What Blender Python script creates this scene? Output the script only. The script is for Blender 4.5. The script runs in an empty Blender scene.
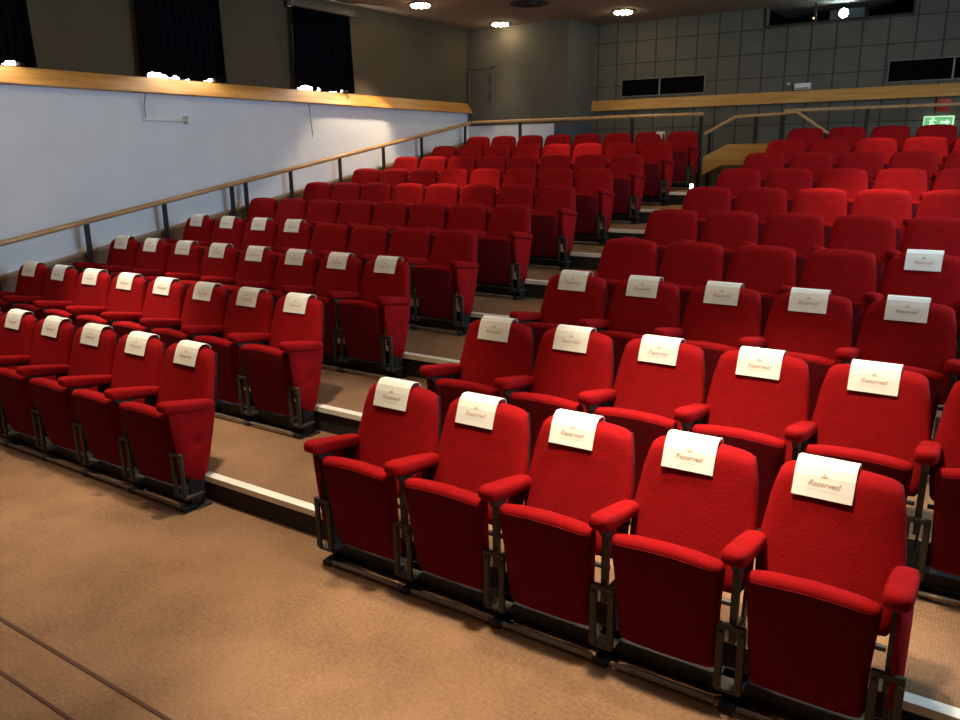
import bpy, bmesh, math, random
from mathutils import Vector, Matrix
random.seed(7)
S = bpy.context.scene
COL = S.collection
PI = math.pi

# ------------------------------------------------------------------ helpers
def link(o, parent=None):
    COL.objects.link(o)
    if parent is not None:
        o.parent = parent
    return o

def meshobj(name, bm, mats, parent=None, smooth=True, angle=40):
    bmesh.ops.recalc_face_normals(bm, faces=bm.faces)
    if smooth:
        for f in bm.faces: f.smooth = True
        for e in bm.edges:
            if len(e.link_faces) == 2 and e.calc_face_angle(0) > math.radians(angle):
                e.smooth = False
    me = bpy.data.meshes.new(name)
    bm.to_mesh(me); bm.free()
    for m in (mats if isinstance(mats, (list, tuple)) else [mats]):
        me.materials.append(m)
    return link(bpy.data.objects.new(name, me), parent)

def tag(o, label, cat, group=None):
    o['label'] = label; o['category'] = cat
    if group: o['group'] = group
    return o

def struct(o):
    o['kind'] = 'structure'
    return o

def empty(name, loc, label=None, cat=None, group=None):
    o = bpy.data.objects.new(name, None)
    o.empty_display_size = .1
    link(o); o.location = loc
    if label: tag(o, label, cat, group)
    return o

def box(bm, x0, x1, y0, y1, z0, z1, bevel=0, seg=2, mi=0):
    r = bmesh.ops.create_cube(bm, size=1)
    vs = r['verts']
    for v in vs:
        v.co = Vector(((x0 + x1) / 2 + v.co.x * (x1 - x0), (y0 + y1) / 2 + v.co.y * (y1 - y0), (z0 + z1) / 2 + v.co.z * (z1 - z0)))
    fs = set(f for v in vs for f in v.link_faces)
    for f in fs: f.material_index = mi
    if bevel:
        es = list(set(e for v in vs for e in v.link_edges))
        bmesh.ops.bevel(bm, geom=es, offset=bevel, segments=seg, profile=.5, affect='EDGES')
    return vs

def tube(bm, p0, p1, r, n=12, r2=None, cap=True):
    p0, p1 = Vector(p0), Vector(p1)
    d = p1 - p0; L = d.length
    q = Vector((0, 0, 1)).rotation_difference(d.normalized())
    M = Matrix.Translation((p0 + p1) / 2) @ q.to_matrix().to_4x4()
    bmesh.ops.create_cone(bm, cap_ends=cap, segments=n, radius1=r, radius2=(r if r2 is None else r2), depth=L, matrix=M)

def sweep(bm, pts, r, n=10):
    """round bar following a polyline with mitred joints"""
    pts = [Vector(p) for p in pts]
    rings = []
    for i, p in enumerate(pts):
        a = (pts[i] - pts[i - 1]).normalized() if i else (pts[1] - pts[0]).normalized()
        b = (pts[i + 1] - pts[i]).normalized() if i < len(pts) - 1 else a
        t = (a + b).normalized()
        up = Vector((0, 0, 1)) if abs(t.z) < .95 else Vector((1, 0, 0))
        s = t.cross(up).normalized(); u = s.cross(t).normalized()
        k = 1 / max(.5, t.dot(a))
        rings.append([bm.verts.new(p + s * r * math.cos(2 * PI * j / n) + u * r * k * math.sin(2 * PI * j / n)) for j in range(n)])
    for A, B in zip(rings, rings[1:]):
        for j in range(n):
            bm.faces.new((A[j], A[(j + 1) % n], B[(j + 1) % n], B[j]))
    bm.faces.new(rings[0]); bm.faces.new(rings[-1][::-1])

def loft(bm, rings, closed=True, caps=True):
    vr = [[bm.verts.new(p) for p in R] for R in rings]
    n = len(vr[0])
    for A, B in zip(vr, vr[1:]):
        for j in range(n if closed else n - 1):
            bm.faces.new((A[j], A[(j + 1) % n], B[(j + 1) % n], B[j]))
    if caps:
        bm.faces.new(vr[0]); bm.faces.new(vr[-1][::-1])
    return vr

def prism(bm, pts, axis, a, b, bevel=0, seg=2):
    """outline pts (2D) extruded along an axis from a to b"""
    def mk(p, t):
        return {'x': (t, p[0], p[1]), 'y': (p[0], t, p[1]), 'z': (p[0], p[1], t)}[axis]
    A = [bm.verts.new(mk(p, a)) for p in pts]; B = [bm.verts.new(mk(p, b)) for p in pts]
    n = len(pts)
    fs = [bm.faces.new(A), bm.faces.new(B[::-1])]
    for j in range(n):
        fs.append(bm.faces.new((A[j], B[j], B[(j + 1) % n], A[(j + 1) % n])))
    if bevel:
        es = list(set(e for f in fs for e in f.edges))
        bmesh.ops.bevel(bm, geom=es, offset=bevel, segments=seg, profile=.5, affect='EDGES')
    return fs

def superring(cx, cy, z, w, t, n=28, e=4.0, sk=0.0):
    R = []
    for j in range(n):
        a = 2 * PI * j / n
        c, s = math.cos(a), math.sin(a)
        x = abs(c) ** (2 / e) * (1 if c >= 0 else -1) * w
        y = abs(s) ** (2 / e) * (1 if s >= 0 else -1) * t
        R.append(Vector((cx + x, cy + y - sk * (1 - (x / max(w, 1e-6)) ** 2) * .0, z)))
    return R

# ------------------------------------------------------------------ materials
def mat(name, col, rough=.6, spec=.5, metal=0, bump=None, var=None, sheen=0, emit=None, coat=0):
    m = bpy.data.materials.new(name); m.use_nodes = True
    nt = m.node_tree; N = nt.nodes; L = nt.links
    b = N['Principled BSDF']
    b.inputs['Base Color'].default_value = (*col, 1)
    b.inputs['Roughness'].default_value = rough
    b.inputs['Specular IOR Level'].default_value = spec
    b.inputs['Metallic'].default_value = metal
    b.inputs['Coat Weight'].default_value = coat
    if sheen:
        b.inputs['Sheen Weight'].default_value = sheen
        b.inputs['Sheen Roughness'].default_value = .4
        b.inputs['Sheen Tint'].default_value = (min(1, col[0] * 1.6), col[1] * 2, col[2] * 2, 1)
    if emit:
        b.inputs['Emission Color'].default_value = (*emit[0], 1)
        b.inputs['Emission Strength'].default_value = emit[1]
    tc = N.new('ShaderNodeTexCoord')
    if var:
        sc, amt = var
        no = N.new('ShaderNodeTexNoise'); no.inputs['Scale'].default_value = sc; no.inputs['Detail'].default_value = 4
        L.new(tc.outputs['Object'], no.inputs['Vector'])
        r = N.new('ShaderNodeMapRange'); r.inputs['From Min'].default_value = .3; r.inputs['From Max'].default_value = .7
        r.inputs['To Min'].default_value = 1 - amt; r.inputs['To Max'].default_value = 1 + amt
        L.new(no.outputs['Fac'], r.inputs['Value'])
        mx = N.new('ShaderNodeVectorMath'); mx.operation = 'SCALE'
        mx.inputs[0].default_value = col
        L.new(r.outputs['Result'], mx.inputs['Scale']); L.new(mx.outputs['Vector'], b.inputs['Base Color'])
    if bump:
        sc, st = bump
        no = N.new('ShaderNodeTexNoise'); no.inputs['Scale'].default_value = sc; no.inputs['Detail'].default_value = 3
        L.new(tc.outputs['Object'], no.inputs['Vector'])
        bp = N.new('ShaderNodeBump'); bp.inputs['Strength'].default_value = st; bp.inputs['Distance'].default_value = .01
        L.new(no.outputs['Fac'], bp.inputs['Height']); L.new(bp.outputs['Normal'], b.inputs['Normal'])
    return m

def carpet_mat():
    m = mat('carpet', (.36, .20, .105), rough=.95, spec=.1)
    nt = m.node_tree; N = nt.nodes; L = nt.links; b = N['Principled BSDF']
    tc = N['Texture Coordinate']
    big = N.new('ShaderNodeTexNoise'); big.inputs['Scale'].default_value = 1.6; big.inputs['Detail'].default_value = 5
    fine = N.new('ShaderNodeTexNoise'); fine.inputs['Scale'].default_value = 55; fine.inputs['Detail'].default_value = 3
    wav = N.new('ShaderNodeTexWave'); wav.inputs['Scale'].default_value = 22; wav.inputs['Distortion'].default_value = 3
    wav.inputs['Detail'].default_value = 2; wav.inputs['Detail Scale'].default_value = 8
    for n in (big, fine, wav): L.new(tc.outputs['Object'], n.inputs['Vector'])
    a = N.new('ShaderNodeMath'); a.operation = 'MULTIPLY_ADD'; a.inputs[1].default_value = .55
    L.new(fine.outputs['Fac'], a.inputs[0]); L.new(big.outputs['Fac'], a.inputs[2])
    c = N.new('ShaderNodeMath'); c.operation = 'MULTIPLY_ADD'; c.inputs[1].default_value = .10
    L.new(wav.outputs['Fac'], c.inputs[0]); L.new(a.outputs[0], c.inputs[2])
    r = N.new('ShaderNodeValToRGB')
    r.color_ramp.elements[0].position = .55; r.color_ramp.elements[0].color = (.17, .095, .05, 1)
    r.color_ramp.elements[1].position = 1.1; r.color_ramp.elements[1].color = (.33, .185, .10, 1)
    L.new(c.outputs[0], r.inputs['Fac']); L.new(r.outputs['Color'], b.inputs['Base Color'])
    bp = N.new('ShaderNodeBump'); bp.inputs['Strength'].default_value = .5; bp.inputs['Distance'].default_value = .006
    L.new(c.outputs[0], bp.inputs['Height']); L.new(bp.outputs['Normal'], b.inputs['Normal'])
    return m

def tile_mat():
    """grey acoustic panels in a square grid with dark recessed joints"""
    m = mat('acoustic_tiles', (.13, .125, .105), rough=.8, spec=.25)
    nt = m.node_tree; N = nt.nodes; L = nt.links; b = N['Principled BSDF']; tc = N['Texture Coordinate']
    sep = N.new('ShaderNodeSeparateXYZ'); L.new(tc.outputs['Object'], sep.inputs[0])
    outs = []
    for ax, pitch, wd in (('X', .355, .018), ('Z', .36, .011)):
        d = N.new('ShaderNodeMath'); d.operation = 'DIVIDE'; d.inputs[1].default_value = pitch
        L.new(sep.outputs[ax], d.inputs[0])
        f = N.new('ShaderNodeMath'); f.operation = 'FRACT'; L.new(d.outputs[0], f.inputs[0])
        l = N.new('ShaderNodeMath'); l.operation = 'LESS_THAN'; l.inputs[1].default_value = wd / pitch * 1.3
        L.new(f.outputs[0], l.inputs[0]); outs.append(l)
    mx = N.new('ShaderNodeMath'); mx.operation = 'MAXIMUM'
    L.new(outs[0].outputs[0], mx.inputs[0]); L.new(outs[1].outputs[0], mx.inputs[1])
    mix = N.new('ShaderNodeMix'); mix.data_type = 'RGBA'
    mix.inputs['A'].default_value = (.125, .115, .088, 1); mix.inputs['B'].default_value = (.05, .047, .042, 1)
    L.new(mx.outputs[0], mix.inputs['Factor'])
    no = N.new('ShaderNodeTexNoise'); no.inputs['Scale'].default_value = 3
    L.new(tc.outputs['Object'], no.inputs['Vector'])
    mr = N.new('ShaderNodeMapRange'); mr.inputs['To Min'].default_value = .8; mr.inputs['To Max'].default_value = 1.15
    L.new(no.outputs['Fac'], mr.inputs['Value'])
    sc = N.new('ShaderNodeVectorMath'); sc.operation = 'SCALE'
    L.new(mix.outputs['Result'], sc.inputs[0]); L.new(mr.outputs[0], sc.inputs['Scale'])
    L.new(sc.outputs[0], b.inputs['Base Color'])
    bp = N.new('ShaderNodeBump'); bp.invert = True; bp.inputs['Distance'].default_value = .02; bp.inputs['Strength'].default_value = .8
    L.new(mx.outputs[0], bp.inputs['Height']); L.new(bp.outputs['Normal'], b.inputs['Normal'])
    return m

def wood_mat(name, c1, c2, axis=1, rough=.35):
    m = mat(name, c1, rough=rough, spec=.5, coat=.15)
    nt = m.node_tree; N = nt.nodes; L = nt.links; b = N['Principled BSDF']; tc = N['Texture Coordinate']
    mp = N.new('ShaderNodeMapping'); s = [14, 14, 14]; s[axis] = 1.2
    mp.inputs['Scale'].default_value = s
    no = N.new('ShaderNodeTexNoise'); no.inputs['Scale'].default_value = 1.5; no.inputs['Detail'].default_value = 6
    L.new(tc.outputs['Object'], mp.inputs[0]); L.new(mp.outputs[0], no.inputs['Vector'])
    r = N.new('ShaderNodeValToRGB')
    r.color_ramp.elements[0].position = .3; r.color_ramp.elements[0].color = (*c2, 1)
    r.color_ramp.elements[1].position = .7; r.color_ramp.elements[1].color = (*c1, 1)
    L.new(no.outputs['Fac'], r.inputs['Fac']); L.new(r.outputs['Color'], b.inputs['Base Color'])
    return m

M_RED = mat('red_velvet', (.27, .0055, .0065), rough=.9, spec=.06, sheen=.06, bump=(90, .14), var=(14, .10))
M_PAN = mat('maroon_pan_part_shade', (.13, .005, .008), rough=.9, spec=.08, bump=(90, .2), var=(14, .10))  # darker underside cloth, with some of its shade painted into the colour
M_SHELL = mat('seat_back_shell', (.022, .006, .006), rough=.85, spec=.15)
M_STEEL = mat('dusty_grey_steel', (.042, .035, .028), rough=.6, metal=.2, var=(20, .2))
M_BLACK = mat('black_metal', (.014, .013, .013), rough=.5, spec=.4)
M_BEAM = mat('brown_painted_metal', (.17, .12, .085), rough=.5, spec=.4, var=(9, .2))
M_CARPET = carpet_mat()
M_RISER = mat('black_riser', (.02, .018, .017), rough=.8, var=(6, .3))
M_NOSE = mat('cream_nosing', (.90, .87, .74), rough=.5, var=(10, .06))
M_WHITE = mat('white_gloss_wall', (.72, .755, .80), rough=.42, spec=.5, bump=(5, .10), var=(2.2, .04))
M_DARKWALL = mat('olive_grey_wall', (.078, .062, .038), rough=.85, spec=.2, var=(1.3, .10))
M_BOXWALL = mat('grey_brown_wall', (.105, .095, .075), rough=.85, spec=.2, var=(1.3, .08))
M_CEIL = mat('brown_ceiling', (.34, .28, .20), rough=.9, spec=.1, var=(2, .06))
M_TILE = tile_mat()
M_TRIM = wood_mat('golden_wood_side', (.62, .30, .075), (.45, .19, .035), axis=1)
M_TRIMB = wood_mat('golden_wood_back', (.62, .33, .09), (.48, .22, .045), axis=0)
M_RAIL = wood_mat('handrail_wood', (.60, .36, .17), (.42, .23, .09), axis=1, rough=.3)
M_PANEL = wood_mat('orange_panel_wood', (.60, .33, .09), (.48, .23, .05), axis=0)
M_STRING = wood_mat('brown_stringer_wood', (.20, .12, .06), (.13, .07, .035), axis=1, rough=.5)
M_STRCAP = wood_mat('brown_cap_wood', (.36, .23, .12), (.26, .16, .08), axis=1, rough=.45)
M_CURT = mat('black_curtain_cloth', (.005, .005, .007), rough=.95, spec=.03, bump=(60, .2))
M_PAPER = mat('white_card', (.92, .90, .80), rough=.6, spec=.3)
M_INK = mat('brown_ink', (.62, .45, .33), rough=.7)
M_PLASTIC = mat('white_plastic', (.75, .75, .72), rough=.4)
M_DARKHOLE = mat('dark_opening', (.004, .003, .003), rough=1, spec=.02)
M_FRAME = mat('pale_frame', (.22, .21, .18), rough=.5)
M_REDBOX = mat('red_plastic', (.5, .03, .02), rough=.4)
M_SKYPANE = mat('daylit_window_glass', (.8, .9, 1), emit=((.93, .95, 1.0), 60))
M_BULB = mat('warm_bulb', (1, .9, .7), emit=((1.0, .80, .48), 40))
M_BEAMLENS = mat('projector_lens_light', (1, 1, 1), emit=((.55, .85, 1.0), 110))
M_AMBER = mat('amber_indicator', (1, .7, .3), emit=((1.0, .65, .3), 12))
M_EXITG = mat('green_sign_face', (.1, .5, .2), emit=((.16, .48, .18), .8))
M_EXITW = mat('pale_sign_face', (.8, 1, .8), emit=((.75, 1.0, .62), .9))
M_STEPLIGHT = mat('step_light_face', (1, 1, 1), emit=((.85, .88, 1.0), 14))
M_PROJ = mat('projector_case', (.05, .055, .06), rough=.4)
M_BACKGL = mat('booth_grey', (.05, .055, .06), rough=.4)

# ------------------------------------------------------------------ layout (metres, front floor z = 0)
D, H = .9949, .16236           # row depth and rise
ZF = .9623                     # top of a seat back above its own tread
W = .53
OL = [-1.715, -1.745, -1.725, -1.724, -1.733, -1.737, -1.742, -1.765, -1.751, -1.736]
OR = [.030, .005, .030, .007, -.007, -.016, 0.0, -.003, .002, .021]
XL, XR = -6.0, 5.4             # side walls
YF, YB = -5.2, 11.45           # front and back walls
ZC = 3.31 + ZF                 # ceiling
YN = .83                       # first nosing
YBOX, XBOX = 10.45, -3.97      # front and side of the boxed-out corner
def nosey(k): return YN + k * D
DZ = [0, .022, .042, .05, .06, .07, .085, .10, .11, .11]   # upper treads climb a little faster than the seat backs
def nosez(k): return (k + 1) * H + DZ[min(k, 9)]
def tread(r): return 0 if r == 1 else nosez(r - 2)
def slope(y): return H + H * (y - YN) / D

# ------------------------------------------------------------------ floor (raked terrace)
def build_floor():
    bm = bmesh.new()
    def quad(a, b, c, d, mi):
        f = bm.faces.new([bm.verts.new(p) for p in (a, b, c, d)]); f.material_index = mi
    y0, z0 = YF, 0
    for k in range(10):
        y1, z1 = nosey(k), nosez(k)
        if k == 9: break
        quad((XL, y0, z0), (XR, y0, z0), (XR, y1, z0), (XL, y1, z0), 0)
        quad((XL, y1, z0), (XR, y1, z0), (XR, y1, z1), (XL, y1, z1), 1)
        y0, z0 = y1, z1
    quad((XL, y0, z0), (XR, y0, z0), (XR, YB, z0), (XL, YB, z0), 0)
    bmesh.ops.remove_doubles(bm, verts=bm.verts, dist=1e-5)
    # body below so that the terrace is solid
    box(bm, XL, XR, YF, YB, -.25, -.05, mi=1)
    o = meshobj('floor', bm, [M_CARPET, M_RISER], smooth=False)
    return struct(o)
build_floor()
tn = [0]
def trim(bm, m, smooth=True):
    tn[0] += 1
    return struct(meshobj('trim_%d' % tn[0], bm, m, smooth=smooth))
for k in range(9):                                     # cream step edges in the central aisle
    bm = bmesh.new()
    y, z = nosey(k), nosez(k)
    prism(bm, [(y - .018, z - .032), (y - .018, z + .006), (y + .045, z + .006), (y + .045, z - .002), (y - .002, z - .002), (y - .002, z - .032)], 'x', -1.50, -.20, .0015, 1)
    trim(bm, M_NOSE)
bm = bmesh.new(); y, z = nosey(0), nosez(0)
prism(bm, [(y - .018, z - .032), (y - .018, z + .006), (y + .045, z + .006), (y + .045, z - .002), (y - .002, z - .002), (y - .002, z - .032)], 'x', 2.46, 3.8, .0015, 1)
trim(bm, M_NOSE)
M_SEAM = mat('carpet_seam', (.085, .032, .014), rough=.8)
for yy, w in ((-.59, .018), (-.795, .016)):            # brown joint strips across the front floor
    bm = bmesh.new(); box(bm, XL + .02, XR - .02, yy - w / 2, yy + w / 2, -.004, .004, .001, 1)
    trim(bm, M_SEAM)

# ------------------------------------------------------------------ walls and ceiling
def wall_box(name, x0, x1, y0, y1, z0, z1, m):
    bm = bmesh.new(); box(bm, x0, x1, y0, y1, z0, z1)
    return struct(meshobj(name, bm, m, smooth=False))
ZT0, ZT1 = 1.88 + ZF, 2.055 + ZF     # wooden band
# left wall: white below the band, olive above, three window openings
WIN = [(1.25, 2.52), (3.74, 4.92), (6.10, 7.26)]
WZ0, WZ1 = 3.03, 3.88
bm = bmesh.new()
box(bm, XL - .2, XL, YF, YB, -.05, ZT0 + .05, mi=0)
box(bm, XL - .2, XL, YF, YB, ZT0 + .05, WZ0, mi=1)
box(bm, XL - .2, XL, YF, YB, WZ1, ZC, mi=1)
e = [YF] + [v for w in WIN for v in (w[0] + .09, w[1] - .09)] + [YB]
for a, b in zip(e[0::2], e[1::2]): box(bm, XL - .2, XL, a, b, WZ0, WZ1, mi=1)
struct(meshobj('wall_left', bm, [M_WHITE, M_DARKWALL], smooth=False))
# back wall with an opening for the projection booth
BX0, BX1, BZ0 = -1.04, 1.00, 3.05 + ZF
bm = bmesh.new()
box(bm, XL - .2, XR + .2, YB, YB + .2, -.05, BZ0)
box(bm, XL - .2, BX0, YB, YB + .2, BZ0, ZC)
box(bm, BX1, XR + .2, YB, YB + .2, BZ0, ZC)
struct(meshobj('wall_back', bm, M_TILE, smooth=False))
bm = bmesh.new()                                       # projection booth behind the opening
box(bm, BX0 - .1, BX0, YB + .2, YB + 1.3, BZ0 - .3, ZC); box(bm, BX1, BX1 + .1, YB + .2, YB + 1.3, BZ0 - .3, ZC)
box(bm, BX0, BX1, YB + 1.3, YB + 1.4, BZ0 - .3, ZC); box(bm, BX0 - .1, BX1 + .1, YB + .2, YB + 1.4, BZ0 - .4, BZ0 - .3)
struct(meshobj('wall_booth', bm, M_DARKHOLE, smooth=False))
# boxed-out corner: pale foot, grey brown above
bm = bmesh.new()
box(bm, XL, -4.22, YBOX, YB, 1.0, 1.66 + ZF, mi=0)
box(bm, -4.22, XBOX, YBOX, YB, 1.0, 1.66 + ZF, mi=2)
box(bm, XL, XBOX, YBOX, YB, 1.66 + ZF, ZC, mi=1)
struct(meshobj('wall_corner', bm, [M_WHITE, M_BOXWALL, mat('slate_grey_wall', (.07, .08, .10), rough=.7)], smooth=False))
wall_box('wall_right', XR, XR + .2, YF, YB, -.05, ZC, M_DARKWALL)
wall_box('wall_front', XL - .2, XR + .2, YF - .2, YF, -.05, ZC, M_DARKWALL)
wall_box('ceiling', XL - .2, XR + .2, YF - .2, YB + 1.4, ZC, ZC + .15, M_CEIL)
# wooden bands (sloping face so light from above washes it)
bm = bmesh.new()
prism(bm, [(XL - .01, ZT1), (XL + .012, ZT1), (XL + .11, ZT0 + .01), (XL + .11, ZT0), (XL - .01, ZT0)], 'y', YF, YBOX)
trim(bm, M_TRIM, False)
bm = bmesh.new()
prism(bm, [(YB + .01, ZT1), (YB - .05, ZT1), (YB - .09, ZT0 + .01), (YB - .09, ZT0), (YB + .01, ZT0)], 'x', XBOX, XR)
trim(bm, M_TRIMB, False)
# sloping timber stringer beside the terrace, under the white wall
bm = bmesh.new()
ys, ye = -2.2, YBOX
prism(bm, [(ys, -.02), (ys, slope(ys) + .60), (ye, slope(ye) + .60), (ye, -.02)], 'x', XL - .01, XL + .075)
trim(bm, M_STRING, False)
bm = bmesh.new()
prism(bm, [(ys, slope(ys) + .60), (ys, slope(ys) + .63), (ye, slope(ye) + .63), (ye, slope(ye) + .60)], 'x', XL - .01, XL + .09)
trim(bm, M_STRCAP, False)
# door in the boxed-out corner
bm = bmesh.new(); box(bm, XL + .06, -5.47, YBOX - .03, YBOX + .01, 1.69 + ZF, 2.63 + ZF, .004, 1)
dr = struct(meshobj('door_1', bm, M_BOXWALL))
bm = bmesh.new()
for a in ((XL + .02, XL + .06, 1.69 + ZF, 2.67 + ZF), (-5.47, -5.43, 1.69 + ZF, 2.67 + ZF), (XL + .02, -5.43, 2.63 + ZF, 2.67 + ZF)):
    box(bm, a[0], a[1], YBOX - .045, YBOX + .01, a[2], a[3], .004, 1)
meshobj('door_frame', bm, mat('door_frame_paint', (.09, .085, .07), rough=.5), dr)
for zz in (2.16 + ZF, 2.44 + ZF):
    bm = bmesh.new(); box(bm, -5.54, -5.50, YBOX - .05, YBOX - .03, zz - .07, zz + .07, .005, 2)
    meshobj('door_handle', bm, M_STEEL, dr)

# windows with curtains
def curtain(y0, y1, label):
    c = empty('blackout_curtain', (XL + .05, (y0 + y1) / 2, WZ0 + .1), label, 'curtain', 'blackout curtains over the side windows')
    cy = (y0 + y1) / 2; z0c = WZ0 + .1
    zt, n, m = 4.08, 120, 14
    rnd = random.Random(int(y0 * 100))
    ph = [rnd.uniform(0, 6) for _ in range(4)]
    bm = bmesh.new(); g = []
    for i in range(n + 1):
        u = i / n; row = []
        hem = .0 + sum(a_ * max(0, 1 - ((u - c_) / w_) ** 4) for c_, w_, a_ in ((.17, .11, .050), (.37, .040, .034), (.82, .10, .038))) + .004 * math.sin(u * 31 + ph[1]) - .012
        zb = WZ0 + hem
        for j in range(m + 1):
            v = j / m
            spread = 1 + .05 * v
            y = (u - .5) * (y1 - y0) * spread
            x = .050 + (.014 + .012 * v) * math.sin(u * 2 * PI * 13 + ph[2] + .6 * math.sin(v * 2 + u * 5)) + .012 * math.sin(u * 17 + ph[3])
            row.append(bm.verts.new((x, y, zt + (zb - zt) * v - z0c)))
        g.append(row)
    for i in range(n):
        for j in range(m): bm.faces.new((g[i][j], g[i + 1][j], g[i + 1][j + 1], g[i][j + 1]))
    bmesh.ops.solidify(bm, geom=list(bm.faces), thickness=.004)
    meshobj('curtain_cloth', bm, M_CURT, c)
    bm = bmesh.new(); box(bm, .0, .13, (y0 - y1) / 2 - .04, (y1 - y0) / 2 + .04, 4.075 - z0c, 4.17 - z0c, .006, 2)
    meshobj('curtain_box', bm, mat('pelmet_wood', (.09, .065, .042), rough=.55), c)
    return c
names = ['black curtain at the left edge of the photo, bright gap under hem',
         'middle black curtain on the left wall above the wall bracket',
         'black curtain nearest the back, over the wall lit by a downlight']
for i, (a, b) in enumerate(WIN):
    bm = bmesh.new(); box(bm, XL - .04, XL - .02, a + .13, b - .13, WZ0, WZ1)
    w = struct(meshobj('window_%d' % (i + 1), bm, M_SKYPANE, smooth=False))
    bm = bmesh.new()
    for q in ((a + .09, a + .14, WZ0, WZ1), (b - .14, b - .09, WZ0, WZ1), ((a + b) / 2 - .02, (a + b) / 2 + .02, WZ0, WZ1), (a + .09, b - .09, WZ1 - .04, WZ1)):
        box(bm, XL - .022, XL - .004, q[0], q[1], q[2], q[3], .003, 1)
    meshobj('window_frame', bm, M_PLASTIC, w)
    curtain(a, b, names[i])

# ------------------------------------------------------------------ theatre seats
# local frame of a seat: origin on its tread under the seat back's top, viewer side is -y
def backrest_profile(t):
    """t 0..1 from bottom to top: z, centre y, half width"""
    z = .40 + t * (ZF - .40)
    y = -.165 + .165 * (t ** .9)
    w = [(0, .242), (.2, .256), (.42, .2595), (.7, .241), (1, .205)]
    for (a, wa), (b, wb) in zip(w, w[1:]):
        if t <= b:
            s = (t - a) / (b - a); s = s * s * (3 - 2 * s) * .5 + s * .5
            return z, y, wa + (wb - wa) * s
    return z, y, w[-1][1]

def make_backrest(parent):
    bm = bmesh.new(); rings = []
    n = 40
    def ring(z, cy, w, th, crown):
        R = []
        for j in range(n):
            a = 2 * PI * j / n; c, s = math.cos(a), math.sin(a)
            x = abs(c) ** .42 * (1 if c >= 0 else -1) * w
            y = abs(s) ** .6 * (1 if s >= 0 else -1) * th
            cr = 1 - (x / .22) ** 2
            R.append(Vector((x, cy + y, z + crown * cr)))
        return R
    for t in (0, .03, .08, .15, .25, .35, .45, .55, .65, .74, .82, .88):
        z, y, w = backrest_profile(t)
        k = min(1, .55 + t * 8) if t < .06 else 1
        rings.append(ring(z, y, w * (.96 if t == 0 else 1), .046 * k, .02 * max(0, t - .5)))
    # rounded top
    z1, y1, w1 = backrest_profile(.88); zt, yt, wt = backrest_profile(1); zt -= .024
    rr = .036
    for a in (20, 40, 58, 72, 84):
        ca, sa = math.cos(math.radians(a)), math.sin(math.radians(a))
        zz = z1 + (zt - z1 - .010) * sa
        rings.append(ring(zz, y1 + (yt - y1) * sa, wt - rr + (w1 - wt + rr) * ca, .046 * max(ca, .12), .010 + .012 * sa))
    loft(bm, rings)
    meshobj('backrest', bm, M_RED, parent, angle=60)
    bm = bmesh.new(); rings = []
    for t in (0, .1, .3, .5, .7, .85, .91):
        z, y, w = backrest_profile(t)
        rings.append(superring(0, y + .038, z, w * .975, .014, 24, 5))
    loft(bm, rings)
    meshobj('back_shell', bm, M_SHELL, parent)

def make_seat(parent):
    bm = bmesh.new(); rings = []
    n = 40
    # tipped-up cushion, lofted from its low rear edge to its high front edge
    L = [(.150, -.325, .196, .012), (.160, -.326, .206, .026), (.19, -.330, .210, .032), (.28, -.340, .213, .038), (.38, -.352, .217, .043),
         (.48, -.366, .223, .046), (.55, -.376, .229, .047), (.595, -.383, .232, .046), (.617, -.387, .232, .043), (.630, -.389, .229, .034), (.637, -.389, .222, .016)]
    L = [(a_, b_, c_ - .009, d_) for a_, b_, c_, d_ in L]
    for z, cy, w, th in L:
        R = []
        for j in range(n):
            a = 2 * PI * j / n; c, s = math.cos(a), math.sin(a)
            x = abs(c) ** .35 * (1 if c >= 0 else -1) * w
            y = abs(s) ** .5 * (1 if s >= 0 else -1) * th
            crown = .024 * (1 - (x / .23) ** 2) * max(0, (z - .45) / .18)
            R.append(Vector((x, cy + y - .010 * (1 - (x / .23) ** 2), z + crown - .008)))
        rings.append(R)
    loft(bm, rings)
    so_ = meshobj('seat', bm, M_RED, parent, angle=60)
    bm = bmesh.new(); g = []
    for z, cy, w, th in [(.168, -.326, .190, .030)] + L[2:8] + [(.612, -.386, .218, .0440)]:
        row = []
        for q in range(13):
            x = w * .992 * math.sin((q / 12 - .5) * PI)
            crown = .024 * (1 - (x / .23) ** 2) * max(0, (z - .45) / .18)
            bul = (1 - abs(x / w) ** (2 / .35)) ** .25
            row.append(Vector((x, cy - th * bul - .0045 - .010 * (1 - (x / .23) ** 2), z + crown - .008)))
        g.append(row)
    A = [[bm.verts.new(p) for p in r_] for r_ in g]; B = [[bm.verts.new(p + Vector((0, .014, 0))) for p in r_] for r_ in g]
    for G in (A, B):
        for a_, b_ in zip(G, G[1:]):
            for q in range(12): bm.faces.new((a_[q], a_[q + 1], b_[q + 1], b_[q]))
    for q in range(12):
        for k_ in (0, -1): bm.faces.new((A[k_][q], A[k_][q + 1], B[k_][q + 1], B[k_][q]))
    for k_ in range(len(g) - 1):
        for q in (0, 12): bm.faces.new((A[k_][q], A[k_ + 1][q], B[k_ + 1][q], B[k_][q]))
    u_ = meshobj('seat_pan', bm, M_PAN, so_, angle=60); u_['label'] = 'maroon underside cloth with some painted shade'
    # hinge bar behind the cushion
    bm = bmesh.new(); tube(bm, (-.24, -.26, .40), (.24, -.26, .40), .012, 8)
    meshobj('hinge_bar', bm, M_BLACK, parent)

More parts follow.
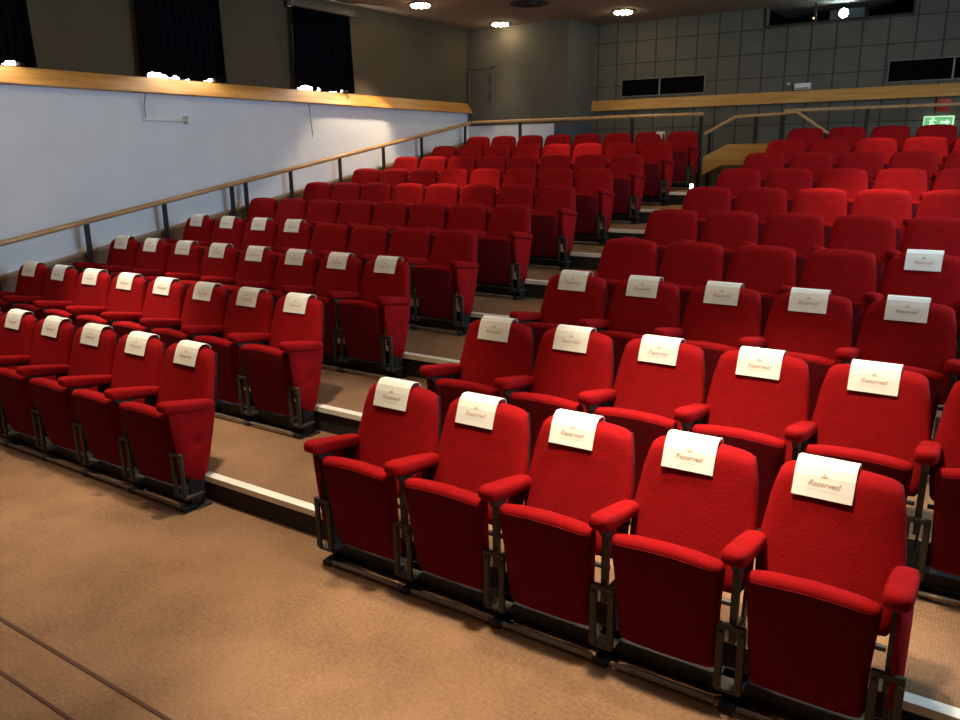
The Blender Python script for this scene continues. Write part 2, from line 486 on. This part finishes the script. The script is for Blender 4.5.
def make_arm(parent, sx):
    x = sx * W / 2
    bm = bmesh.new(); rings = []
    for s, w, t in ((0, .020, .014), (.010, .036, .026), (.030, .045, .034), (.07, .048, .036), (.2, .048, .034), (.32, .045, .031), (.36, .039, .027), (.375, .024, .016)):
        cy = -.462 + s; cz = .690 - s * .17
        R = []
        for j in range(20):
            a = 2 * PI * j / 20; c, q = math.cos(a), math.sin(a)
            R.append(Vector((x + abs(c) ** .6 * (1 if c >= 0 else -1) * w, cy, cz + abs(q) ** .6 * (1 if q >= 0 else -1) * t)))
        rings.append(R)
    loft(bm, rings)
    meshobj('armrest', bm, M_RED, parent, angle=60)
    # steel standard: upright, arm bracket, cross piece and two feet plates
    bm = bmesh.new()
    prism(bm, [(-.43, .672), (-.12, .622), (-.13, .600), (-.30, .615), (-.345, .56), (-.345, .34), (-.375, .34), (-.375, .60), (-.42, .645)], 'x', x - .013, x + .013, .002, 1)
    prism(bm, [(-.20, .62), (-.13, .60), (-.19, .30), (-.21, .02), (-.25, .02), (-.235, .30)], 'x', x - .006, x + .006, .001, 1)
    box(bm, x - .013, x + .013, -.375, -.23, .30, .34, .002, 1)
    so = meshobj('standard', bm, M_STEEL, parent)
    bm = bmesh.new()
    box(bm, x - .054, x + .054, -.392, -.372, .362, .386, .003, 1)
    box(bm, x - .054, x - .026, -.390, -.372, .10, .37, .002, 1)
    box(bm, x + .026, x + .054, -.390, -.372, .10, .37, .002, 1)
    box(bm, x - .050, x + .050, -.380, -.24, .085, .10, .002, 1)
    box(bm, x - .055, x + .055, -.31, -.20, .0, .012, .002, 1); box(bm, x - .02, x + .02, -.29, -.25, .01, .09, .002, 1)
    tube(bm, (x - .042, -.40, .350), (x - .042, -.388, .350), .007, 8)
    tube(bm, (x + .042, -.40, .350), (x + .042, -.388, .350), .007, 8)
    meshobj('foot_bracket', bm, M_STEEL, so)

def make_panel(parent, sx):
    """upholstered end panel with a sunken button, tapering to the foot"""
    x = sx * (W / 2 + .018)
    bm = bmesh.new()
    nz, ny = 18, 14
    def pt(u, v, out):
        z = .645 - .045 * u - v * (.645 - .21)
        ya = -.412 + .045 * v ** 1.1; yb = -.085 - .115 * v ** 1.2
        if v > .85:
            k = (v - .85) / .15; ya += .035 * k * k; yb -= .035 * k * k
        y = ya + (yb - ya) * u
        puff = .024 * (1 - abs(2 * u - 1) ** 4) * (1 - abs(2 * v - 1) ** 6)
        for bv in (.42,):
            d2 = ((u - .55) * .30) ** 2 + ((v - bv) * .42) ** 2
            puff -= .026 * math.exp(-d2 / .0006)
        return Vector((x + sx * (puff * out - .012 * (1 - out)), y, z))
    A = [[bm.verts.new(pt(i / ny, j / nz, 1)) for j in range(nz + 1)] for i in range(ny + 1)]
    B = [[bm.verts.new(pt(i / ny, j / nz, 0)) for j in range(nz + 1)] for i in range(ny + 1)]
    for G in (A, B):
        for i in range(ny):
            for j in range(nz): bm.faces.new((G[i][j], G[i + 1][j], G[i + 1][j + 1], G[i][j + 1]))
    for j in range(nz):
        bm.faces.new((A[0][j], B[0][j], B[0][j + 1], A[0][j + 1])); bm.faces.new((A[ny][j], B[ny][j], B[ny][j + 1], A[ny][j + 1]))
    for i in range(ny):
        bm.faces.new((A[i][0], B[i][0], B[i + 1][0], A[i + 1][0])); bm.faces.new((A[i][nz], B[i][nz], B[i + 1][nz], A[i + 1][nz]))
    ep = meshobj('end_panel', bm, M_RED, parent, angle=60)
    bm = bmesh.new(); c_ = pt(.55, .42, 1)
    bmesh.ops.create_uvsphere(bm, u_segments=14, v_segments=8, radius=.013, matrix=Matrix.Translation(c_ + Vector((sx * .001, 0, 0))) @ Matrix.Diagonal((.45, 1, 1, 1)))
    meshobj('button', bm, M_RED, ep)
    bm = bmesh.new()
    prism(bm, [(-.33, .30), (-.22, .30), (-.235, .0), (-.31, .0)], 'x', sx * (W / 2 - .005), sx * (W / 2 + .015), .002, 1)
    meshobj('end_foot', bm, M_BLACK, parent)

def make_proto(arms, panels):
    t = empty('theatre_seat', (0, 0, 0))
    make_backrest(t); make_seat(t)
    for s in arms: make_arm(t, s)
    for s in panels: make_panel(t, s)
    return t
def family(t): return [o for o in COL.objects if o.parent == t]
KINDS = {'R0': ((-1, 1), (-1,)), 'R': ((1,), ()), 'RE': ((1,), (1,)), 'L0': ((-1, 1), (1,)), 'L': ((-1,), ()), 'LE': ((-1,), (-1,))}
PROTO = {}; SUB = {}
def place_seat(kind, x, r, label):
    loc = (x, r * D, tread(r))
    if kind not in PROTO:
        t = make_proto(*KINDS[kind]); PROTO[kind] = (t, family(t))
        for c in PROTO[kind][1]: SUB[c.name] = family(c)
        o = t
    else:
        t, ch = PROTO[kind]
        o = t.copy(); COL.objects.link(o)
        for c in ch:
            d = c.copy(); COL.objects.link(d); d.parent = o
            for g in SUB[c.name]:
                q = g.copy(); COL.objects.link(q); q.parent = d
    o.location = loc; o.scale.z = ((r - 1) * H + ZF - tread(r) + (.012 if r > 4 else 0)) / ZF
    tag(o, label, 'seat', 'red tip-up seats in raked rows')
    return o

ORD = ['', 'first', 'second', 'third', 'fourth', 'fifth', 'sixth', 'seventh', 'eighth', 'ninth']
def rowname(r): return {1: 'front row', 10: 'back row'}.get(r, ORD[r] + ' row' if r < 10 else '')
def seatname(i): return 'aisle end' if i == 0 else ORD[i + 1] + ' from the aisle'
def has_card(b, r, i):
    if b == 'L': return (r <= 3) or (r == 4 and i >= 4)
    return (r <= 3 and i <= 4) or (r == 4 and i == 4)
seats = []
for r in range(1, 11):
    for i in range(8):
        kind = 'L0' if i == 0 else ('LE' if i == 7 else 'L')
        seats.append(('L', r, i, kind, OL[r - 1] - i * W))
    for i in range(5 if r == 1 else 6):
        kind = 'R0' if i == 0 else ('RE' if (r == 1 and i == 4) else 'R')
        seats.append(('R', r, i, kind, OR[r - 1] + i * W))
for b, r, i, kind, x in seats:
    place_seat(kind, x, r, '%s red tip-up seat, %s, %s, %s block' % ('card-topped' if has_card(b, r, i) else 'bare-backed', seatname(i), rowname(r), 'left' if b == 'L' else 'right'))

# mounting rail in front of every row section
def beam(b, r):
    x0, x1 = (OL[r - 1] - 7 * W - .26, OL[r - 1] + .26) if b == 'L' else (OR[r - 1] - .26, OR[r - 1] + (4 if r == 1 else 5) * W + .26)
    o = empty('seat_rail', ((x0 + x1) / 2, r * D - .30, tread(r)), 'long low metal floor rail under the %s of the %s block' % (rowname(r), 'left' if b == 'L' else 'right'), 'floor rail', 'floor rails under the seat rows')
    n = 8 if b == 'L' else (5 if r == 1 else 6)
    cx = (x0 + x1) / 2
    xs = [x0 + .26 - W / 2 - cx + k * W for k in range(n + 1)]
    for a, c in zip(xs, xs[1:]):
        bm = bmesh.new(); box(bm, a + .035, c - .035, -.085, -.062, .018, .038, .008, 3)
        meshobj('rail_bar', bm, M_BEAM, o)
    bm = bmesh.new(); box(bm, x0 - cx, x1 - cx, .0, .07, .03, .10, .004, 1)
    for a in xs: box(bm, a - .026, a + .026, -.085, .06, 0, .030, .003, 1)
    meshobj('rail_box', bm, M_BLACK, o)
for r in range(1, 11):
    beam('L', r); beam('R', r)

# ------------------------------------------------------------------ reserved cards
def make_card():
    bm = bmesh.new()
    prof = [(.046, -.022), (.040, .000), (.026, .012), (-.006, .016), (-.024, .013), (-.046, -.006), (-.062, -.036), (-.076, -.074), (-.090, -.114)]
    w = .108
    inner = [(y + (.0 if abs(y) > .04 else .0) - (.0018 if y > 0 else -.0018), z - .0012) for y, z in prof]
    prism(bm, prof + inner[::-1], 'x', -w, w)
    c = meshobj('reserved_card', bm, M_PAPER, smooth=False)
    # lettering lies on the front leaf
    p0 = Vector((0, -.062, -.036)); p1 = Vector((0, -.090, -.114))
    dn = (p1 - p0).normalized()
    xax = Vector((1, 0, 0)); yax = -dn; nrm = xax.cross(yax).normalized()
    cu = bpy.data.curves.new('lettering', 'FONT'); cu.body = 'Reserved'; cu.size = .030; cu.align_x = 'CENTER'; cu.shear = .35
    cu.extrude = .0003; cu.offset = .0003
    to = bpy.data.objects.new('lettering', cu); COL.objects.link(to)
    bpy.context.view_layer.update()
    me = bpy.data.meshes.new_from_object(to.evaluated_get(bpy.context.evaluated_depsgraph_get()))
    bpy.data.objects.remove(to)
    bm = bmesh.new(); bm.from_mesh(me)
    # small crown-like mark over the word and a thin line of small print under it
    def stroke(a, b, wd=.0012):
        a, b = Vector((*a, 0)), Vector((*b, 0)); d = (b - a).normalized(); s = Vector((-d.y, d.x, 0)) * wd
        bm.faces.new([bm.verts.new(q) for q in (a - s, b - s, b + s, a + s)])
    for a, b in (((-.009, .036), (-.012, .044)), ((-.009, .036), (.009, .036)), ((.009, .036), (.012, .044)), ((0, .036), (0, .050)), ((-.005, .036), (-.006, .046)), ((.005, .036), (.006, .046)), ((-.004, .046), (.004, .046))):
        stroke(a, b)
    stroke((-.05, -.014), (.05, -.014), .0005)
    base = (p0 + p1) / 2 + nrm * .0012
    base += yax * .004
    for v in bm.verts:
        l = v.co.copy(); v.co = base + xax * l.x + yax * l.y + nrm * max(l.z, 0)
    t = meshobj('lettering', bm, M_INK, c, smooth=False)
    return c, t
CARD, CTXT = make_card()
first = [True]
def place_card(x, r, rz, label, dx):
    if first[0]:
        o = CARD; first[0] = False
    else:
        o = CARD.copy(); COL.objects.link(o)
        t = CTXT.copy(); COL.objects.link(t); t.parent = o
    o.location = (x + dx, r * D, (r - 1) * H + ZF - .010 + (.006 if r > 2 else 0)); o.rotation_euler = (0, 0, rz)
    tag(o, label, 'card', 'white reserved cards on seat backs')
rc = random.Random(3)
for b, r, i, kind, x in seats:
    if has_card(b, r, i):
        place_card(x, r, rc.uniform(-.03, .03), 'white reserved card on the %s seat, %s, %s block' % (seatname(i).replace('aisle end', 'aisle-end'), rowname(r), 'left' if b == 'L' else 'right'),
                   (-.042 if (b == 'R' and r == 1) else (.02 if (b == 'L' and r == 1) else -.012 if b == 'R' else 0.005)) + rc.uniform(-.006, .006))
# loose paper hung over a seat in the back row
bm = bmesh.new()
prof = [(.055, -.10), (.052, -.02), (.035, .008), (.0, .014), (-.035, .008), (-.055, -.02), (-.072, -.11)]
up = [[bm.verts.new((x, y, z + dz)) for (y, z) in prof] for x, dz in ((-.055, 0), (0, .002), (.055, 0))]
for A, B in zip(up, up[1:]):
    for j in range(len(prof) - 1): bm.faces.new((A[j], B[j], B[j + 1], A[j + 1]))
bmesh.ops.solidify(bm, geom=list(bm.faces), thickness=.002)
pp = meshobj('paper_strip', bm, M_PAPER); pp.location = (OL[9] - W + .17, 10 * D, 9 * H + ZF - .011)
tag(pp, 'small bright white paper strip hung over a back row seat near the aisle', 'paper')

# ------------------------------------------------------------------ handrails
XRAIL = -5.84
def railz(y): return slope(y) + .965
side = empty('handrail', (XRAIL, 4.0, slope(4.0)), 'long sloping wooden handrail on dark posts along the white left wall', 'handrail')
def add_part(name, bm, m, root, **k):
    bmesh.ops.translate(bm, verts=bm.verts, vec=-Vector(root.location))
    return meshobj(name, bm, m, root, **k)
bm = bmesh.new(); sweep(bm, [(XRAIL, -1.6, railz(-1.6)), (XRAIL, 10.16, railz(10.16)), (XRAIL + .06, 10.2, railz(10.2) + .005)], .027, 12)
add_part('rail', bm, M_RAIL, side)
for y in (-1.2, -.2, .8, 1.79, 2.80, 3.79, 4.80, 5.03, 5.83, 6.82, 7.82, 8.81, 10.1):
    bm = bmesh.new()
    k = max(0, min(9, math.floor((y - YN) / D) + 1))
    box(bm, XRAIL - .012, XRAIL + .012, y - .028, y + .028, tread(k + 1), railz(y) - .02, .002, 1)
    add_part('post', bm, M_BLACK, side)
YR = 10.2; ZR = 1.70 + ZF; Z9 = tread(10)
back = empty('handrail', (-3.6, YR, Z9), 'level wooden handrail behind the back row of the left block', 'handrail')
bm = bmesh.new(); sweep(bm, [(XRAIL + .09, YR, ZR + .01), (-1.53, YR, ZR + .01)], .027, 12)
add_part('rail', bm, M_RAIL, back)
for x in (-4.75, -2.68, -1.56):
    bm = bmesh.new(); box(bm, x - .028, x + .028, YR - .012, YR + .012, Z9, ZR - .015, .002, 1)
    add_part('post', bm, M_BLACK, back)
YS = 10.62
st = empty('handrail', (-.9, YS, Z9), 'short wooden handrail that climbs then levels, above the orange board', 'handrail')
bm = bmesh.new(); sweep(bm, [(-1.63, YS, 1.425 + ZF), (-1.17, YS, 1.67 + ZF), (-.44, YS, 1.69 + ZF)], .024, 12)
add_part('rail', bm, M_RAIL, st)
for x, zt in ((-1.55, 1.45), (-.86, 1.66), (-.46, 1.67)):
    bm = bmesh.new(); box(bm, x - .025, x + .025, YS - .012, YS + .012, Z9, zt + ZF, .002, 1)
    add_part('post', bm, M_BLACK, st)
bm = bmesh.new()
prism(bm, [(-1.62, .80 + ZF), (-1.62, 1.08 + ZF), (-1.25, 1.265 + ZF), (.6, 1.275 + ZF), (.6, .965 + ZF), (-1.33, .955 + ZF)], 'y', YS - .06, YS - .025, .004, 1)
add_part('board', bm, M_PANEL, st)
YT = 10.70
ra = empty('handrail', (2.2, YT, Z9), 'level wooden handrail behind the back row of the right block', 'handrail')
bm = bmesh.new(); sweep(bm, [(-.47, YT, 1.735 + ZF), (XR - .05, YT, 1.735 + ZF)], .024, 12)
add_part('rail', bm, M_RAIL, ra)
for x in (.66, 2.6, 4.4):
    bm = bmesh.new(); box(bm, x - .025, x + .025, YT - .012, YT + .012, Z9, 1.715 + ZF, .002, 1)
    add_part('post', bm, M_BLACK, ra)
rb = empty('handrail', (0, YS - .1, Z9), 'short wooden handrail sloping down toward the right behind the back row', 'handrail')
bm = bmesh.new(); sweep(bm, [(-.42, YS - .1, 1.70 + ZF), (-.25, YS - .1, 1.70 + ZF), (.20, YS - .1, 1.39 + ZF)], .022, 12)
add_part('rail', bm, M_RAIL, rb)
bm = bmesh.new(); box(bm, .14, .18, YS - .11, YS - .09, Z9, 1.41 + ZF, .002, 1)
add_part('post', bm, M_BLACK, rb)

# ------------------------------------------------------------------ fittings on the walls
def hatch(x0, x1, z0, z1, split, label):
    o = empty('wall_hatch', ((x0 + x1) / 2, YB, z0), label, 'hatch', 'dark hatches in the back wall')
    bm = bmesh.new(); f = .012
    for a in ((x0 - f, x1 + f, z1, z1 + f), (x0 - f, x1 + f, z0 - f, z0), (x0 - f, x0, z0, z1), (x1, x1 + f, z0, z1), (split - f, split + f, z0, z1)):
        box(bm, a[0], a[1], YB - .03, YB + .005, a[2], a[3], .002, 1)
    add_part('frame', bm, M_FRAME, o)
    for a, b in ((x0, split - f), (split + f, x1)):
        bm = bmesh.new(); box(bm, a, b, YB - .012, YB - .002, z0, z1)
        add_part('panel', bm, M_DARKHOLE, o)
hatch(-3.42, -1.96, 2.11 + ZF, 2.375 + ZF, -2.73, 'pair of black rectangular hatches left of centre on the back wall')
hatch(.78, 2.45, 2.12 + ZF, 2.40 + ZF, 1.60, 'pair of black rectangular hatches at the right on the back wall')
bm = bmesh.new()                                       # booth opening frame
for a in ((BX0 - .03, BX1 + .03, BZ0 - .03, BZ0), (BX0 - .03, BX0, BZ0, ZC), (BX1, BX1 + .03, BZ0, ZC), (-.33, -.30, BZ0, ZC)):
    box(bm, a[0], a[1], YB - .015, YB + .02, a[2], a[3], .002, 1)
trim(bm, M_BLACK)
pr = empty('projector', (.05, YB + .5, BZ0 - .02), 'projector in the booth opening throwing a bright blue-white beam', 'projector')
bm = bmesh.new(); box(bm, -.18, .32, YB + .31, YB + .80, BZ0 - .02, BZ0 + .19, .02, 3)
add_part('casing', bm, M_PROJ, pr)
bm = bmesh.new(); tube(bm, (.04, YB + .32, BZ0 + .11), (.04, YB + .23, BZ0 + .11), .07, 24)
add_part('lens_barrel', bm, M_PROJ, pr)
bm = bmesh.new(); bmesh.ops.create_uvsphere(bm, u_segments=20, v_segments=10, radius=.066, matrix=Matrix.Translation((.04, YB + .232, BZ0 + .11)) @ Matrix.Diagonal((1, .35, 1, 1)))
add_part('lens', bm, M_BEAMLENS, pr)
bm = bmesh.new(); bmesh.ops.create_uvsphere(bm, u_segments=12, v_segments=8, radius=.014, matrix=Matrix.Translation((-.33, YB + .0, BZ0 + .045)))
il = meshobj('indicator_lamp', bm, M_AMBER); tag(il, 'tiny amber lamp at the lower edge of the booth opening', 'lamp')
eb = empty('wall_unit', (-.42, YB, ZT1), 'small white box fixed above the wooden band on the back wall', 'wall unit')
bm = bmesh.new(); box(bm, -.52, -.28, YB - .075, YB, 2.07 + ZF, 2.165 + ZF, .008, 2); add_part('casing', bm, M_PLASTIC, eb)
bm = bmesh.new(); box(bm, -.50, -.30, YB - .079, YB - .073, 2.08 + ZF, 2.10 + ZF, .002, 1); add_part('vent_strip', bm, M_FRAME, eb)
bm = bmesh.new(); bmesh.ops.create_uvsphere(bm, u_segments=12, v_segments=8, radius=.022, matrix=Matrix.Translation((-.62, YB - .01, 2.17 + ZF)))
tag(meshobj('wall_sensor', bm, M_PLASTIC), 'tiny white round sensor beside the white wall box', 'sensor')
# exit sign
ex = empty('exit_sign', (1.50, YB - .04, 1.52 + ZF), 'glowing green exit sign on the back wall above the back row', 'sign')
bm = bmesh.new(); box(bm, 1.31, 1.69, YB - .08, YB, 1.44 + ZF, 1.615 + ZF, .006, 2); add_part('casing', bm, M_EXITW, ex)
bm = bmesh.new(); box(bm, 1.322, 1.678, YB - .084, YB - .079, 1.453 + ZF, 1.602 + ZF); add_part('green_face', bm, M_EXITG, ex)
bm = bmesh.new()
def flat(pts):
    prism(bm, [(p[0] * .8 + 1.5, p[1] * .9 + 1.527 + ZF) for p in pts], 'y', YB - .088, YB - .083)
flat([(.03, -.018), (.13, -.018), (.13, -.045), (.19, 0), (.13, .045), (.13, .018), (.03, .018)])      # arrow
flat([(-.17, -.06), (-.145, -.06), (-.10, -.02), (-.06, -.045), (-.03, -.045), (-.09, .0), (-.08, .035), (-.03, .015), (-.03, .03), (-.09, .055), (-.15, .03), (-.14, .015), (-.12, .03), (-.13, -.015)])
flat([(-.085 + .018 * math.cos(a * PI / 4), .064 + .012 * math.sin(a * PI / 4)) for a in range(8)])
add_part('symbols', bm, M_EXITW, ex, smooth=False)
ca = empty('alarm_point', (1.53, YB, 1.66 + ZF), 'small red alarm box on the back wall above the exit sign', 'alarm')
bm = bmesh.new(); box(bm, 1.45, 1.62, YB - .05, YB, 1.68 + ZF, 1.85 + ZF, .008, 2); add_part('casing', bm, M_REDBOX, ca)
bm = bmesh.new(); tube(bm, (1.535, YB - .05, 1.765 + ZF), (1.535, YB - .07, 1.765 + ZF), .05, 16); add_part('sounder', bm, M_REDBOX, ca)
# step light at the foot of the back row
sl = empty('step_light', (-1.43, 9.62, Z9), 'small glaring white step light at the foot of the back row', 'light')
bm = bmesh.new(); box(bm, -1.47, -1.40, 9.56, 9.62, Z9, Z9 + .10, .01, 2); add_part('casing', bm, M_BLACK, sl)
bm = bmesh.new(); box(bm, -1.46, -1.41, 9.545, 9.565, Z9 + .02, Z9 + .09, .006, 2); add_part('lamp_face', bm, M_STEPLIGHT, sl)
# wall bracket with its cable, and the pull cord under the third curtain
wb = empty('wall_bracket', (XL, 4.0, 2.55), 'small white metal bracket with a thin cable on the white wall', 'bracket')
bm = bmesh.new(); box(bm, XL - .001, XL + .03, 3.74, 4.34, 2.535, 2.565, .008, 2); box(bm, XL - .001, XL + .10, 4.29, 4.34, 2.52, 2.60, .008, 2)
add_part('arm', bm, M_PLASTIC, wb)
bm = bmesh.new(); sweep(bm, [(XL + .115, 3.74, ZT0), (XL + .05, 3.745, 2.70), (XL + .02, 3.77, 2.56), (XL + .02, 3.9, 2.55)], .006, 8)
add_part('cable', bm, M_FRAME, wb)
pc = empty('pull_cord', (XL + .12, 6.33, 2.5), 'thin pale pull cord hanging below the curtain nearest the back', 'cord')
bm = bmesh.new(); sweep(bm, [(XL + .12, 6.30, ZT0), (XL + .12, 6.32, 2.6), (XL + .12, 6.34, 2.40)], .006, 8); add_part('cord', bm, M_FRAME, pc)
bm = bmesh.new(); tube(bm, (XL + .12, 6.34, 2.42), (XL + .12, 6.345, 2.36), .011, 10, .006); add_part('toggle', bm, M_PLASTIC, pc)

# ------------------------------------------------------------------ ceiling lights
def make_downlight():
    t = empty('ceiling_light', (0, 0, ZC))
    bm = bmesh.new(); n = 32; rings = []
    for r, z in ((.185, .0), (.185, -.012), (.165, -.016), (.150, -.006), (.150, .0)):
        rings.append([Vector((r * math.cos(2 * PI * j / n), r * math.sin(2 * PI * j / n), z)) for j in range(n)])
    loft(bm, rings, caps=False)
    meshobj('ring', bm, M_BLACK, t)
    bm = bmesh.new()
    for rr, k in ((.115, 9), (.05, 4)):
        for j in range(k):
            a = 2 * PI * j / k
            bmesh.ops.create_uvsphere(bm, u_segments=10, v_segments=8, radius=.026, matrix=Matrix.Translation((rr * math.cos(a), rr * math.sin(a), -.022)))
    meshobj('bulbs', bm, M_BULB, t)
    return t
DL = make_downlight(); DLC = family(DL); dfirst = [True]
def downlight(x, y, e, label, ang=40, blend=.7, col=(1, .76, .50), tx=0, ty=.22, spill=1.0):
    if dfirst[0]: o = DL; dfirst[0] = False
    else:
        o = DL.copy(); COL.objects.link(o)
        for c in DLC:
            d = c.copy(); COL.objects.link(d); d.parent = o
    o.location = (x, y, ZC); tag(o, label, 'ceiling light', 'round ceiling downlights')
    for en, an, bl, dd in ((e, ang, blend, Vector((tx, ty, -1))), (SP * spill, 100, 1.0, Vector((0, .1, -1)))):
        if en:
            l = bpy.data.lights.new('lamp', 'SPOT'); l.energy = en; l.color = col; l.spot_size = math.radians(an); l.spot_blend = bl; l.shadow_soft_size = .12
            s = bpy.data.objects.new('lamp', l); COL.objects.link(s); s.location = (x, y, ZC - .06)
            s.rotation_euler = dd.to_track_quat('-Z', 'Y').to_euler()
E0, SP = 500, 30
WM = (1, .76, .50)
FR = (1, .84, .64)
downlight(-5.12, 7.94, E0 * .70, 'glowing round downlight near the left wall, at the top edge', ang=62, blend=.3, tx=-.18, ty=-.28, spill=.4)
downlight(-5.11, 10.14, E0 * .13, 'smallest glowing round downlight, in front of the boxed corner', ang=46, blend=.15, ty=0, spill=0)
downlight(-2.95, 10.33, E0 * .05, 'glowing round downlight left of the wall hatches', ang=90, ty=0, spill=0)
for x, y, e, w, a, c, ty, sp in (
        (-3.05, 8.4, .46, 'ninth row, left block', 38, WM, .16, .5), (1.45, 8.4, .36, 'ninth row, right block', 38, WM, .16, .5), (-.75, 8.4, .22, 'ninth row by the aisle', 38, WM, .16, .3),
        (-3.5, 6.0, .75, 'sixth row, left block', 40, WM, .12, .6), (1.5, 5.95, .95, 'sixth row, right block', 40, WM, .12, .6), (-1.3, 6.0, .0, 'sixth row by the aisle', 40, WM, .12, .6),
        (-3.2, 3.6, 0, 'fourth row, left block', 40, WM, .12, 1.3), (1.5, 3.6, 0, 'fourth row, right block', 40, WM, .12, 1.3),
        (-3.3, .6, .75, 'first row, left block', 56, FR, 0, .4),
        (-3.85, 1.5, 1.3, 'second row, left block', 36, FR, .12, 1), (1.5, 1.3, 1.8, 'second row, right block', 44, FR, .12, 1.3),
        (1.3, .55, 1.8, 'first row, right block', 50, FR, .0, .5), (-1.1, .9, 1.0, 'front of the aisle', 56, FR, 0, 1),
        (-4.3, -.3, .42, 'floor at the front left', 36, FR, 0, 0), (-2.6, -.3, .30, 'floor at the front', 36, FR, 0, 0), (-.5, -.35, .28, 'floor beside the aisle', 36, FR, 0, 0), (1.2, -.6, .34, 'floor at the front right', 36, FR, 0, 0)):
    downlight(x, y, E0 * e, 'round downlight outside the photo, over the ' + w, a, .7, c, 0, ty, sp)
cv = empty('ceiling_vent', (-3.79, 8.86, ZC), 'flat round dark vent on the ceiling between two downlights', 'vent')
for r0, r1, z in ((.30, .27, -.01), (.22, .19, -.02), (.13, .10, -.03)):
    bm = bmesh.new(); n = 32
    loft(bm, [[Vector((r * math.cos(2 * PI * j / n), r * math.sin(2 * PI * j / n), zz)) for j in range(n)] for r, zz in ((r0, 0), (r0, z), (r1, z - .006), (r1 - .02, 0))], caps=False)
    meshobj('ring', bm, M_BLACK, cv)

# cool daylight lamp added at the right-hand wall for an assumed, unseen window
def area(loc, target, sx, sy, e, col):
    l = bpy.data.lights.new('daylight', 'AREA'); l.shape = 'RECTANGLE'; l.size = sx; l.size_y = sy; l.energy = e; l.color = col
    o = bpy.data.objects.new('daylight', l); COL.objects.link(o); o.location = loc
    o.rotation_euler = (Vector(target) - Vector(loc)).to_track_quat('-Z', 'Y').to_euler()
area((5.2, 4.5, 3.3), (-6.0, 4.0, 2.4), 5.0, 1.3, 370, (.50, .74, 1.0))

w = bpy.data.worlds.new('world'); S.world = w; w.use_nodes = True
w.node_tree.nodes['Background'].inputs[0].default_value = (.02, .02, .022, 1)

# ------------------------------------------------------------------ camera
f, cx, cy, cz, yaw, pit, rol = 791.38, 2.56541, -2.09137, 1.14349 + ZF, -.588596, -.253323, -.01103
fw = Vector((math.sin(yaw) * math.cos(pit), math.cos(yaw) * math.cos(pit), math.sin(pit)))
r = Vector((math.cos(yaw), -math.sin(yaw), 0)); u = r.cross(fw)
r2 = r * math.cos(rol) + u * math.sin(rol); u2 = -r * math.sin(rol) + u * math.cos(rol)
cam = bpy.data.cameras.new('camera'); cam.sensor_width = 36; cam.lens = f * 36 / 960; cam.clip_start = .05
co = bpy.data.objects.new('camera', cam); COL.objects.link(co)
Mx = Matrix((( r2.x, u2.x, -fw.x, cx), (r2.y, u2.y, -fw.y, cy), (r2.z, u2.z, -fw.z, cz), (0, 0, 0, 1)))
co.matrix_world = Mx
S.camera = co
S.view_settings.view_transform = 'Standard'; S.view_settings.look = 'None'
S.view_settings.gamma = 1; S.view_settings.exposure = 0; S.view_settings.use_curve_mapping = False
